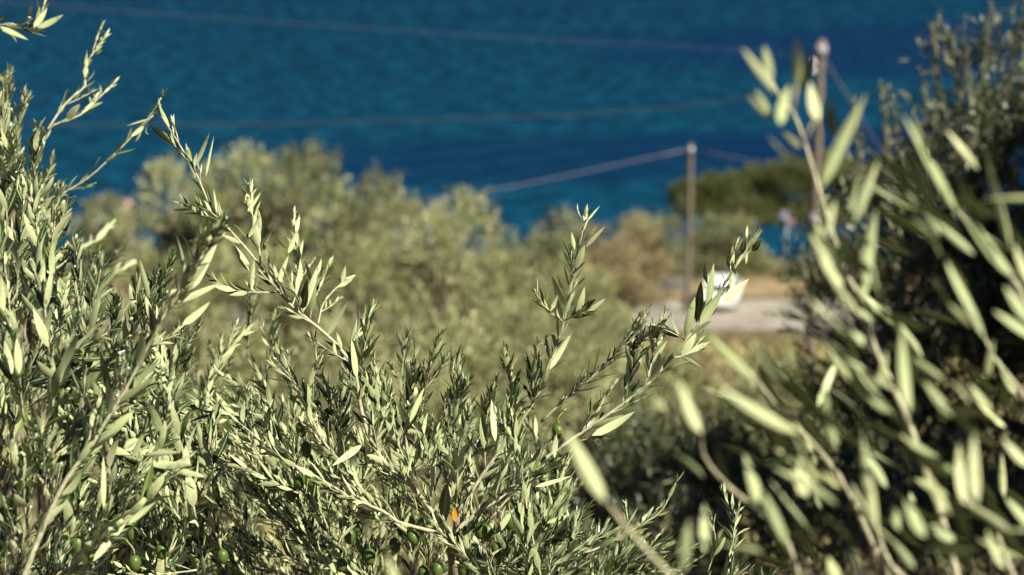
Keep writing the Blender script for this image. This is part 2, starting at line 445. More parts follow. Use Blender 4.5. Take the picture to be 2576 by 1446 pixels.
LIGHTWARD = nrm(-.5 * FWD + np.array(sd))
def leafy(L, pts, ln=.05, gap=.013, start=0.1, ang=(18, 46), pri=0., wid=.215, side=.0, tube=None, twigs=.12, tipsize=.55, density=1.0, curl=.1, face=.6):
    """opposite leaf pairs, each pair turned a quarter from the last, along a stem"""
    pts = np.asarray(pts)
    seg = np.linalg.norm(np.diff(pts, axis=0), axis=1); s = np.concatenate([[0], np.cumsum(seg)]); tot = s[-1]
    ln = ln * .9; gap = gap * .93
    T = nrm(np.gradient(pts, axis=0))
    a0 = nrm(np.cross(T[0], [.21, .9, .3])); ph = U(0, 6.28)
    x = tot * start + U(0, gap)
    g = 0
    while x < tot:
        f = x / tot
        p = np.array([np.interp(x, s, pts[:, k]) for k in range(3)]); t = nrm(np.array([np.interp(x, s, T[:, k]) for k in range(3)]))
        a = nrm(a0 - t * (a0 @ t)); b = np.cross(t, a)
        size = ln * (1 - (1 - tipsize) * smooth(.6, 1, f)) * U(.62, 1.18)
        for k in (0, 1):
            if random.random() > density: continue
            th = ph + g * math.pi / 2 + k * math.pi + U(-.35, .35)
            r = math.cos(th) * a + math.sin(th) * b
            an = R(U(*ang)) * (1 - .35 * f)
            if tube is not None and random.random() < twigs and tot - x > .03:
                l2 = U(.03, .085) * (1 - .5 * f)
                d = nrm(t * math.cos(an) + r * math.sin(an) + np.array([0, 0, .15]))
                q = curve_pts([p, p + d * l2 * .5, p + d * l2 * .95 + nrm(t) * l2 * .12], .01)
                tube.tube(q, np.linspace(.0011, .0006, len(q)), 4)
                leafy(L, q, ln * U(.45, .7), gap * .7, .15, (20, 50), pri, wid * 1.15, tube=None, tipsize=.6, curl=curl * 1.6)
                continue
            d = nrm(t * math.cos(an) + r * math.sin(an) + np.array([0, 0, .10]) + np.random.normal(0, .10, 3))
            n = nrm(t * math.sin(an) - r * math.cos(an) - (face if random.random() < .48 else -.1) * LIGHTWARD + np.random.normal(0, .25, 3))
            s1 = size * U(.85, 1.12)
            var = random.choice([8, 9]) if random.random() < curl else random.randrange(8)
            L.add(p + r * .001, d, n, s1, s1 * wid * U(.8, 1.2), var, pri)
        x += gap * U(.7, 1.35) * (1 - .35 * f); g += 1
    # terminal pair
    for k in (0, 1):
        th = ph + k * math.pi; a = nrm(a0 - T[-1] * (a0 @ T[-1])); b = np.cross(T[-1], a)
        r = math.cos(th) * a + math.sin(th) * b
        L.add(pts[-1], nrm(T[-1] + r * .25), nrm(-r + T[-1] * .25), ln * tipsize * U(.7, 1.1), ln * tipsize * wid * .9, random.randrange(8), pri)

def px(pts, d0, d1, step=.012, wob=.0):
    """a stem traced as picture points, depth running d0 -> d1, as a smooth 3-D curve"""
    n = len(pts); ds = np.linspace(d0, d1, n)
    return curve_pts([P(u, v, d) + np.random.normal(0, wob, 3) for (u, v), d in zip(pts, ds)], step)

def stemr(r0, r1, n): return np.linspace(r0, r1, n) * .78

OLIVE_MESH = None
def add_olive(parent, u, v, d, tilt, sz=.0105):
    """green olive hanging on a thin stalk"""
    global OLIVE_MESH
    if OLIVE_MESH is None:
        V, F = [], []
        nr, ns = 9, 12
        for i in range(nr + 1):
            t = i / nr; a = math.pi * t
            rr = math.sin(a) ** .9 * .74 * (1 + .06 * math.cos(a)); z = math.cos(a)
            if i == nr: z = -1.07
            for k in range(ns): V.append((rr * math.cos(2 * math.pi * k / ns) if 0 < i < nr else .0001 * math.cos(k), rr * math.sin(2 * math.pi * k / ns) if 0 < i < nr else .0001 * math.sin(k), z))
        for i in range(nr):
            for k in range(ns): F.append((i * ns + k, (i + 1) * ns + k, (i + 1) * ns + (k + 1) % ns, i * ns + (k + 1) % ns))
        OLIVE_MESH = make_mesh('olive', V, F, M['olive'])
    o = link('olive', OLIVE_MESH, parent)
    p = P(u, v, d + .11)
    o.location = Vector(p) - parent.location
    o.rotation_euler = (U(-.25, .25), tilt, U(0, 3))
    o.scale = (sz, sz, sz * U(.95, 1.1))
    top = p + np.array([math.sin(tilt), 0, math.cos(tilt)]) * sz
    b = MB(); q = curve_pts([top, top + np.array([U(-.004, .004), 0, .008]), top + np.array([U(-.012, .012), U(-.003, .01), .02])], .004)
    b.tube(q, .0008, 5)
    s = b.build('stalk', M['olive_stalk'], None)
    s.parent = parent; s.matrix_parent_inverse = Matrix.Translation(parent.location).inverted()
    return o

def tree_root(name, label, cat, x, y, group=None):
    z = float(ground(x, y))
    e = link(name, None, loc=(x, y, z))
    e.empty_display_size = .3
    tag(e, label, cat, group)
    return e

def trunk(parent, tops, r=.09):
    """tapered trunk with limbs up to the given points"""
    base = np.array(parent.location)
    fork = base + (np.mean(tops, axis=0) - base) * .35 + np.array([U(-.05, .05), 0, 0])
    b = MB(); q = curve_pts([base - np.array([0, 0, .15]), base + (fork - base) * .5 + np.array([U(-.04, .04), U(-.04, .04), 0]), fork], .05)
    b.tube(q, np.linspace(r * 1.25, r * .8, len(q)), 10, .25)
    b.build('trunk', M['bark'], parent)
    for t in tops:
        b = MB(); t = np.asarray(t)
        mid = fork + (t - fork) * .5 + np.array([U(-.06, .06), U(-.05, .05), .06]) * np.linalg.norm(t - fork)
        q = curve_pts([fork, mid, t], .03); b.tube(q, np.linspace(r * .55, .004, len(q)), 8, .12)
        b.build('limb', M['bark'], parent)
LEAF_MESH = make_leaf_meshes(M['leaf'])

def traced(tree, L, pts, d0, d1, r0=.0028, r1=.0009, pri=1.0, **kw):
    q = px(pts, d0, d1)
    b = MB(); b.tube(q, stemr(r0, r1, len(q)), 7, .18)
    leafy(L, q, pri=pri, tube=b, **kw)
    return b.build('branch', M['twig'], tree)

def inside(sil, u): return np.interp(u, [a for a, b in sil], [b for a, b in sil])

def fill(tree, L, n, ubox, vbox, dbox, direc, sil, length=(.06, .25), ln=.045, **kw):
    b = MB(); k = 0; tries = 0
    while k < n and tries < n * 30:
        tries += 1
        u0, v0, d = U(*ubox), U(*vbox), U(*dbox)
        dx, dy = direc(u0, v0)
        l = U(*length); lp = l / d * FP
        an = math.atan2(dx, dy) + random.gauss(0, .48)
        u1, v1 = u0 + lp * math.sin(an), v0 - lp * math.cos(an)
        if v1 < inside(sil, u1) or v0 < inside(sil, u0): continue
        um, vm = (u0 + u1) / 2 + U(-10, 10), (v0 + v1) / 2 + U(-10, 10)
        d1 = d + U(-.35, .2) * l
        q = px([(u0, v0), (um, vm), (u1, v1)], d, d1)
        b.tube(q, stemr(.0019, .0008, len(q)), 5, .1)
        leafy(L, q, ln=ln * U(.75, 1.15), start=0, tube=b, **kw)
        k += 1
    o = b.build('twigs', M['twig'], tree); tag(o, kind='stuff')

toc = -FWD; sdn = np.array(sd)
def lf(tip, base, wpx, kind, d, dt=0.0, wf=.6):
    a, b = P(*base, d), P(*tip, d + dt)
    ln = np.linalg.norm(b - a); wd = wpx / FP * d * wf * (1.22 if kind == 'B' and wf < .9 else 1)
    if kind == 'B': n = -nrm(.75 * toc + .8 * sdn)          # pale underside turned to the sun
    elif kind == 'M': n = -nrm(.9 * toc - .25 * sdn)
    else: n = nrm(toc - 1.05 * sdn); wd *= 2.0               # upper side, turned away from the sun
    n = nrm(n + np.random.normal(0, .12, 3))
    L.add(a, nrm(b - a), n, ln, wd, random.randrange(8) if kind != 'B' else random.choice([0, 1, 4]), 1.0)
def sharp_leaves(rows, d):
    for tip, base, wp, k in rows: lf(tip, base, wp, k, d + U(-.02, .02), U(-.02, .02), .98)
# ================================================================== 1. sharp olive tree in the middle
T1 = tree_root('olive_tree', 'olive tree in sharp focus with green olives and a fan of pale shoots, centre bottom', 'olive tree', -.1, 3.05)
L = Leaves()
J = (1131, 1348)
traced(T1, L, [J, (1045, 1233), (988, 1185), (940, 1123), (916, 1061), (903, 1000), (895, 940), (873, 898), (820, 841), (720, 755), (640, 650), (575, 575), (530, 520), (495, 440), (455, 370), (405, 290)], 2.5, 2.42, .0042, .0011, ln=.046, gap=.022, density=.62, twigs=.25)
traced(T1, L, [(565, 575), (540, 560), (505, 535), (460, 515)], 2.46, 2.46, .0014, .0008, ln=.03, gap=.010)
traced(T1, L, [(700, 735), (650, 735), (590, 730), (540, 705)], 2.46, 2.44, .0014, .0008, ln=.032, gap=.013)
traced(T1, L, [(655, 668), (650, 600), (635, 540), (628, 480)], 2.46, 2.47, .0016, .0008, ln=.042, gap=.013)
traced(T1, L, [(800, 815), (815, 760), (860, 710), (870, 700)], 2.6, 2.7, .0016, .0008, ln=.03, gap=.02)
traced(T1, L, [(735, 770), (755, 700), (745, 600), (740, 540)], 2.6, 2.75, .0016, .0008, ln=.04, gap=.016)
traced(T1, L, [(780, 800), (790, 740), (800, 690)], 2.5, 2.52, .0014, .0008, ln=.045, gap=.013)
traced(T1, L, [(870, 895), (905, 830), (940, 770)], 2.5, 2.55, .0014, .0008, ln=.038, gap=.012)
traced(T1, L, [(1021, 1336), (978, 1300), (916, 1238), (868, 1176), (820, 1119), (787, 1061), (777, 1013), (787, 961), (796, 905), (792, 860)], 2.48, 2.42, .0034, .001, ln=.04, gap=.016, density=.75)
traced(T1, L, [J, (1000, 1312), (964, 1286), (897, 1258), (835, 1222), (773, 1186), (725, 1162), (677, 1128), (629, 1085), (590, 1055)], 2.46, 2.4, .0034, .0009, ln=.04, gap=.018, density=.7)
traced(T1, L, [(1194, 1296), (1265, 1238), (1323, 1214), (1375, 1181), (1420, 1140)], 2.44, 2.4, .0024, .0009, ln=.045, gap=.016)
traced(T1, L, [J, (1194, 1296), (1290, 1230), (1366, 1157), (1481, 1076), (1538, 1037), (1635, 961), (1723, 856), (1760, 813), (1780, 784), (1821, 721), (1843, 684), (1864, 650), (1880, 624), (1895, 600)], 2.5, 2.5, .0042, .0011, ln=.046, gap=.021, density=.7)
traced(T1, L, [(1620, 975), (1640, 910), (1650, 850), (1668, 800)], 2.5, 2.52, .0016, .0008, ln=.042, gap=.012)
traced(T1, L, [(1690, 900), (1730, 890), (1765, 850)], 2.5, 2.52, .0014, .0008, ln=.034, gap=.012)
traced(T1, L, [(1723, 856), (1690, 830), (1660, 825)], 2.5, 2.5, .0012, .0008, ln=.04, gap=.02)
traced(T1, L, [(1150, 1290), (1230, 1170), (1290, 1090), (1347, 1004), (1366, 961), (1383, 907), (1396, 876), (1410, 838), (1418, 810), (1429, 757), (1437, 710), (1446, 666), (1455, 625), (1463, 594), (1471, 550)], 2.55, 2.48, .0036, .001, ln=.046, gap=.017, density=.72)
traced(T1, L, [(1418, 810), (1386, 785), (1368, 769), (1350, 740)], 2.5, 2.48, .0013, .0007, ln=.028, gap=.012)
traced(T1, L, [(1418, 806), (1445, 795), (1470, 786)], 2.5, 2.46, .0013, .0008, ln=.05, gap=.02)
traced(T1, L, [(1361, 1061), (1433, 994), (1538, 908), (1585, 860), (1625, 790)], 2.52, 2.5, .0026, .001, ln=.038, gap=.011)
traced(T1, L, [(1545, 905), (1590, 870), (1630, 850), (1660, 820)], 2.52, 2.5, .0016, .001, ln=.038, gap=.012)
traced(T1, L, [(1560, 1030), (1580, 960), (1600, 900), (1612, 850)], 2.52, 2.5, .0016, .001, ln=.04, gap=.012)
traced(T1, L, [J, (1174, 1395), (1218, 1417), (1273, 1430), (1327, 1431), (1382, 1423), (1426, 1399), (1492, 1384), (1572, 1344), (1624, 1313), (1666, 1282), (1700, 1215)], 2.46, 2.46, .003, .0009, ln=.042, gap=.018, density=.8)
traced(T1, L, [(1572, 1344), (1580, 1310), (1575, 1280)], 2.46, 2.46, .0012, .0008, ln=.036, gap=.012)
traced(T1, L, [(1380, 1425), (1420, 1410), (1440, 1360), (1450, 1310)], 2.42, 2.42, .0016, .0009, ln=.04, gap=.010)
traced(T1, L, [(1832, 1440), (1840, 1380), (1848, 1318), (1822, 1240)], 2.42, 2.5, .0016, .0008, ln=.034, gap=.014)
traced(T1, L, [(1780, 1440), (1800, 1370), (1790, 1300)], 2.6, 2.6, .0014, .0008, ln=.034, gap=.014)
for tip, base, d in [((925, 800), (905, 1010), 2.48), ((1025, 845), (1010, 1010), 2.75), ((1105, 855), (1060, 1060), 2.5), ((1150, 905), (1110, 1130), 2.52),
                     ((1045, 890), (1010, 1130), 2.5), ((1165, 965), (1130, 1200), 2.45), ((1185, 1020), (1150, 1240), 2.4), ((1245, 960), (1220, 1180), 2.5),
                     ((1275, 890), (1290, 1060), 2.55), ((1300, 1010), (1270, 1200), 2.45), ((1350, 880), (1340, 1030), 2.5), ((970, 960), (960, 1150), 2.5),
                     ((700, 880), (740, 1050), 2.6), ((640, 920), (700, 1100), 2.7), ((600, 1010), (660, 1160), 2.4), ((860, 960), (840, 1140), 2.5), ((655, 1020), (665, 1110), 2.4),
                     ((640, 730), (620, 900), 3.1), ((690, 800), (660, 960), 3.0), ((560, 860), (540, 1000), 3.0)]:
    traced(T1, L, [base, ((tip[0] + base[0]) / 2 + U(-14, 14), (tip[1] + base[1]) / 2), tip], d + .04, d, .0018, .0008, ln=.043, gap=.012)
sharp_leaves([((1797, 661), (1780, 782), 22, 'B'), ((1822, 724), (1760, 817), 24, 'B'), ((1746, 745), (1725, 850), 22, 'M'), ((1764, 704), (1752, 811), 12, 'D'), ((1885, 701), (1819, 758), 18, 'M'), ((1771, 660), (1780, 715), 12, 'D'), ((1838, 684), (1840, 728), 12, 'B'), ((1840, 700), (1827, 737), 9, 'M'), ((1667, 826), (1719, 850), 12, 'D'), ((1753, 839), (1714, 895), 22, 'M'), ((1723, 856), (1693, 895), 22, 'M'), ((1880, 632), (1877, 665), 9, 'B'), ((1918, 578), (1881, 625), 10, 'B'), ((1881, 566), (1878, 599), 9, 'B'), ((1874, 599), (1866, 640), 10, 'D'), ((1914, 603), (1893, 632), 9, 'D'), ((1840, 655), (1850, 690), 9, 'D'), ((1477, 512), (1471, 562), 12, 'B'), ((1449, 512), (1466, 553), 6, 'D'), ((1509, 517), (1477, 556), 6, 'M'), ((1501, 569), (1468, 609), 11, 'B'), ((1521, 569), (1474, 622), 11, 'B'), ((1471, 616), (1449, 675), 18, 'B'), ((1411, 588), (1437, 666), 8, 'D'), ((1437, 581), (1446, 628), 10, 'M'), ((1474, 694), (1437, 741), 9, 'B'), ((1399, 685), (1422, 735), 11, 'D'), ((1473, 722), (1451, 797), 18, 'M'), ((1523, 750), (1471, 791), 13, 'B'), ((1404, 741), (1385, 782), 12, 'M'), ((1440, 835), (1383, 929), 15, 'B'), ((1385, 707), (1372, 766), 8, 'D'), ((1354, 694), (1352, 741), 8, 'D'), ((464, 358), (492, 450), 13, 'M'), ((529, 330), (490, 419), 11, 'B'), ((538, 343), (518, 443), 7, 'B'), ((377, 315), (436, 365), 12, 'D'), ((403, 269), (427, 319), 9, 'B'), ((586, 615), (629, 680), 20, 'B'), ((640, 650), (634, 728), 11, 'B'), ((655, 537), (625, 597), 14, 'M'), ((638, 460), (616, 510), 12, 'B'), ((657, 484), (623, 532), 10, 'B'), ((686, 584), (725, 628), 15, 'D'), ((749, 576), (725, 637), 13, 'M'), ((725, 641), (699, 717), 13, 'B'), ((801, 665), (762, 784), 17, 'B'), ((777, 702), (760, 776), 15, 'D'), ((878, 755), (823, 846), 15, 'B'), ((835, 1171), (910, 1119), 18, 'B'), ((1067, 975), (1031, 1061), 15, 'B'), ((1186, 1004), (1155, 1066), 15, 'B'), ((1103, 1090), (1084, 1257), 13, 'B'), ((1050, 1085), (1026, 1195), 8, 'B'), ((1600, 1037), (1490, 1095), 22, 'M'), ((1124, 1210), (1112, 1320), 22, 'D'), ((1213, 1037), (1218, 1128), 19, 'M'), ((1237, 1004), (1246, 1109), 17, 'B'), ((1399, 1090), (1395, 1152), 15, 'B'), ((1292, 1281), (1246, 1344), 17, 'M'), ((1347, 1348), (1318, 1434), 22, 'M'), ((1462, 1286), (1376, 1315), 14, 'B'), ((1438, 1198), (1347, 1224), 11, 'B')], 2.46)
# two long shoots of the same tree rising at the left edge of the fan
traced(T1, L, [(500, 1130), (520, 1000), (560, 900), (620, 830)], 2.8, 2.9, .002, .0009, ln=.042, gap=.014)
SIL = [(0, 900), (300, 940), (420, 900), (520, 880), (560, 930), (640, 930), (740, 900), (800, 870), (900, 850), (960, 870), (1000, 930), (1060, 920), (1120, 930), (1160, 980), (1200, 1030), (1250, 1000), (1290, 1000), (1340, 1010),
       (1380, 1090), (1430, 1150), (1480, 1210), (1500, 1260), (1530, 1320), (1620, 1350), (1750, 1380), (1800, 1350), (1880, 1360), (1950, 1446), (2576, 1500)]
def fan(u, v): return ((u - 1110) / 520 + .05, 1.0)
fill(T1, L, 70, (470, 1520), (980, 1560), (2.45, 3.0), fan, SIL, wid=.215)
fill(T1, L, 70, (470, 1480), (1150, 1560), (2.9, 3.5), fan, SIL, wid=.215)
fill(T1, L, 40, (1300, 1900), (1380, 1620), (2.4, 2.8), fan, SIL, wid=.215)
fill(T1, L, 70, (400, 1700), (1400, 1750), (2.55, 3.3), fan, [(0, 1230), (700, 1250), (1130, 1230), (1500, 1300), (1700, 1420), (2576, 1500)], wid=.215)
emit_leaves(L, LEAF_MESH, M['leaf'], T1)
trunk(T1, [P(*J, 2.5), P(1150, 1290, 2.56), P(700, 1330, 2.8), P(1400, 1440, 2.5), P(900, 1400, 3.1)], .07)
for u, v, d, t in [(1200, 1411, 2.36, -.35), (1167, 1433, 2.36, -.2), (1101, 1434, 2.38, .1), (1066, 1441, 2.4, 0), (1283, 1314, 2.38, .2), (1325, 1315, 2.42, .4), (1226, 1340, 2.36, .1), (1208, 1336, 2.42, 0),
                   (1040, 1353, 2.42, .5), (993, 1371, 2.45, 0), (1044, 1311, 2.44, .1), (1062, 1321, 2.42, .2), (1404, 1085, 2.44, .2), (758, 1080, 2.44, 0), (825, 1047, 2.46, 0), (794, 1025, 2.46, .2), (854, 1071, 2.5, .1),
                   (770, 1130, 2.45, 0), (753, 1212, 2.4, .1), (780, 1207, 2.42, 0), (733, 1240, 2.45, 0), (900, 1330, 2.45, .2), (880, 1350, 2.42, 0), (930, 1400, 2.4, .1), (860, 1420, 2.42, .3), (1250, 1380, 2.42, 0)]:
    add_olive(T1, u, v, d, t)
yl = link('leaf', make_mesh('leaf', np.column_stack([VAR[0][0][:, 0] * .2, VAR[0][0][:, 1:]]), VAR[0][1], M['yellow_leaf'], uv=VAR[0][2]), T1)
p = P(1146, 1312, 2.36) - np.array(T1.location)
X = nrm(np.array([.9, .2, .1])); Y = nrm(np.array([-.12, 0, 1])); Z = np.cross(X, Y)
mt = Matrix.Identity(4)
for r in range(3): mt[r][0] = X[r] * .035; mt[r][1] = Y[r] * .019; mt[r][2] = Z[r] * .02; mt[r][3] = p[r]
yl.matrix_local = mt
yl['label'] = 'orange yellow withered leaf'

# ================================================================== 2. olive tree filling the left side
T2 = tree_root('olive_tree', 'olive tree filling the left side, tall leafy boughs reaching above the sea line', 'olive tree', -.95, 3.6)
L = Leaves()
traced(T2, L, [(40, 1500), (120, 1300), (172, 1198), (224, 1130), (261, 1068), (313, 984), (365, 885), (407, 801), (444, 744), (470, 702), (500, 645)], 2.1, 2.05, .0045, .0012, ln=.05, gap=.019, density=.85, wid=.215)
traced(T2, L, [(455, 725), (490, 670), (505, 625), (520, 590)], 2.05, 2.0, .002, .001, ln=.045, gap=.014)
traced(T2, L, [(120, 325), (165, 260), (215, 215), (210, 180), (235, 130), (265, 90)], 3.0, 3.1, .0026, .001, ln=.034, gap=.018, density=.8)
traced(T2, L, [(60, 500), (100, 400), (120, 325), (200, 290), (240, 255), (285, 210)], 3.0, 3.1, .003, .0011, ln=.034, gap=.02, density=.75)
traced(T2, L, [(20, 600), (100, 515), (170, 480), (225, 445), (280, 395), (340, 335), (385, 280), (405, 245)], 3.0, 2.95, .0032, .001, ln=.04, gap=.025, density=.65)
traced(T2, L, [(385, 290), (375, 300), (352, 330)], 2.9, 2.9, .0012, .0008, ln=.04, gap=.012)
traced(T2, L, [(20, 700), (155, 636), (204, 624), (243, 606), (263, 581), (285, 560)], 3.7, 3.8, .0035, .0013, ln=.05, gap=.02)
traced(T2, L, [(120, 780), (243, 714), (302, 681), (330, 665)], 4.0, 4.1, .0035, .0013, ln=.05, gap=.022)
traced(T2, L, [(-60, 50), (0, 62), (60, 70), (95, 72)], 2.95, 2.9, .002, .001, ln=.048, gap=.02)
traced(T2, L, [(90, 80), (95, 55), (110, 15)], 2.9, 2.9, .0012, .0008, ln=.036, gap=.016)
for tip, base, d in [((20, 180), (-10, 420), 3.2), ((60, 240), (40, 460), 3.0), ((5, 250), (0, 500), 2.9), ((95, 330), (70, 560), 2.8), ((35, 350), (20, 600), 2.6), ((130, 400), (80, 640), 2.9), ((155, 470), (110, 700), 3.0),
                     ((60, 500), (40, 760), 2.4), ((190, 600), (120, 780), 2.7), ((240, 640), (150, 800), 3.0), ((100, 640), (60, 860), 2.3), ((0, 560), (-20, 800), 2.2), ((300, 640), (220, 760), 3.4),
                     ((345, 700), (310, 900), 2.35), ((300, 760), (270, 960), 2.3), ((395, 690), (360, 870), 2.4), ((430, 660), (400, 800), 2.4), ((50, 880), (60, 1060), 2.15), ((20, 850), (50, 1010), 2.15),
                     ((220, 800), (190, 1010), 2.4), ((150, 880), (130, 1080), 2.25), ((460, 830), (400, 1000), 2.4), ((480, 900), (430, 1060), 2.5), ((265, 1090), (262, 1330), 2.2), ((420, 1080), (300, 1290), 2.3),
                     ((260, 1300), (200, 1446), 2.1), ((30, 1130), (70, 1330), 2.1), ((100, 1050), (110, 1260), 2.1), ((380, 1180), (330, 1400), 2.4), ((520, 1220), (450, 1400), 2.35)]:
    traced(T2, L, [base, ((tip[0] + base[0]) / 2 + U(-14, 14), (tip[1] + base[1]) / 2), tip], d + .05, d, .002, .0009, ln=.044, gap=.0125)
sharp_leaves([((404, 901), (308, 1005), 28, 'B'), ((339, 1031), (250, 1110), 26, 'M'), ((209, 1167), (157, 1245), 34, 'M'), ((360, 828), (334, 1005), 18, 'D'), ((316, 838), (318, 969), 20, 'M'), ((237, 953), (250, 1052), 22, 'M'), ((253, 885), (277, 1000), 16, 'D'), ((530, 760), (459, 817), 20, 'B'), ((378, 760), (386, 849), 16, 'D'), ((553, 713), (449, 760), 16, 'B'), ((318, 1313), (235, 1412), 18, 'B'), ((391, 1261), (324, 1318), 16, 'M'), ((451, 1136), (365, 1146), 14, 'M'), ((360, 1089), (334, 1151), 16, 'B'), ((261, 1146), (261, 1277), 15, 'B'), ((560, 545), (500, 650), 22, 'B'), ((525, 580), (485, 680), 22, 'M'), ((548, 600), (480, 730), 24, 'B'), ((525, 655), (450, 740), 20, 'M'), ((445, 590), (465, 700), 12, 'M'), ((350, 650), (375, 750), 14, 'M'), ((42, 850), (48, 940), 20, 'B'), ((12, 855), (30, 940), 20, 'B'), ((160, 38), (95, 70), 16, 'B'), ((72, 98), (0, 66), 18, 'B'), ((120, 20), (85, 68), 16, 'B'), ((80, 15), (70, 40), 12, 'B'), ((200, 262), (168, 300), 20, 'B')], 2.1)
SIL2 = [(-60, 200), (0, 210), (40, 260), (80, 330), (120, 430), (160, 520), (200, 600), (260, 640), (320, 740), (400, 770), (470, 850), (520, 950), (560, 1060), (600, 1180), (640, 1250), (800, 1500)]
def lean(u, v): return (.42, 1.0)
fill(T2, L, 30, (-60, 200), (300, 900), (2.6, 3.4), lean, SIL2, wid=.215)
fill(T2, L, 42, (-60, 560), (700, 1560), (2.1, 2.7), lean, SIL2, wid=.21, ln=.056, gap=.017)
fill(T2, L, 60, (-60, 560), (850, 1560), (2.8, 3.5), lean, SIL2, wid=.215)
fill(T2, L, 55, (-60, 560), (1380, 1720), (2.5, 3.3), lean, [(-60, 1150), (560, 1200), (800, 1500)], wid=.2)
emit_leaves(L, LEAF_MESH, M['leaf'], T2)
trunk(T2, [P(40, 1500, 2.1), P(60, 500, 3.0), P(20, 640, 3.0), P(100, 790, 3.8), P(330, 1380, 2.6), P(-60, 50, 2.95)], .045)
for u, v, d, t in [(339, 1417, 2.2, 0), (407, 1386, 2.3, .1), (50, 922, 2.3, 0), (334, 1344, 2.3, .2), (195, 1370, 2.1, .3), (560, 1400, 2.4, 0), (120, 930, 2.4, 0), (230, 1010, 2.3, 0), (520, 1130, 2.5, 0)]:
    add_olive(T2, u, v, d, t)

# ================================================================== 3. blurred olive tree close to the camera, right
T3 = tree_root('olive_tree', 'blurred olive tree close by at the lower right, long glossy cream and dark green leaves', 'olive tree', .75, 1.75)
L = Leaves()
def st(pts, d0, d1, r0, r1, **kw):
    q = px(pts, d0, d1)
    b = MB(); b.tube(q, stemr(r0, r1, len(q)), 7, .15)
    if kw: leafy(L, q, pri=.3, tube=b, **kw)
    b.build('branch', M['twig'], T3)
D1 = 1.22
st([(2420, 1500), (2365, 1292), (2333, 1193), (2307, 1125), (2290, 1075), (2240, 960), (2203, 880), (2171, 760), (2132, 696), (2098, 600), (2075, 527), (2041, 413), (2024, 357), (1993, 278), (1962, 244), (1930, 190)], 1.464, 1.440, 0.0041, 0.0014)
st([(2024, 357), (2040, 320), (2055, 290)], D1, D1, .0013, .001)
st([(1993, 278), (2000, 240), (2006, 200)], D1, D1, .0013, .001)
st([(2289, 1036), (2290, 1075)], D1, D1, .0013, .0014)
st([(2700, 1000), (2610, 830), (2560, 720), (2480, 620), (2409, 532)], 1.380, 1.380, 0.0040, 0.0018)
st([(2200, 1380), (2130, 1230), (2067, 1141), (2010, 1080), (1945, 1010), (1906, 958)], 1.500, 1.440, 0.0032, 0.0012)
st([(2010, 1460), (1980, 1365), (1921, 1292), (1832, 1224), (1770, 1146), (1765, 1089)], 1.440, 1.344, 0.0030, 0.0013)
st([(1720, 1480), (1650, 1410), (1580, 1330), (1524, 1262)], 1.260, 1.224, 0.0025, 0.0013)
st([(2560, 1480), (2500, 1330), (2440, 1266), (2427, 1240)], 1.440, 1.440, 0.0030, 0.0013)
st([(2330, 1500), (2240, 1420), (2208, 1334), (2195, 1290)], 1.440, 1.440, 0.0028, 0.0013)
st([(2580, 1000), (2500, 900), (2477, 849)], 1.440, 1.440, 0.0028, 0.0013)
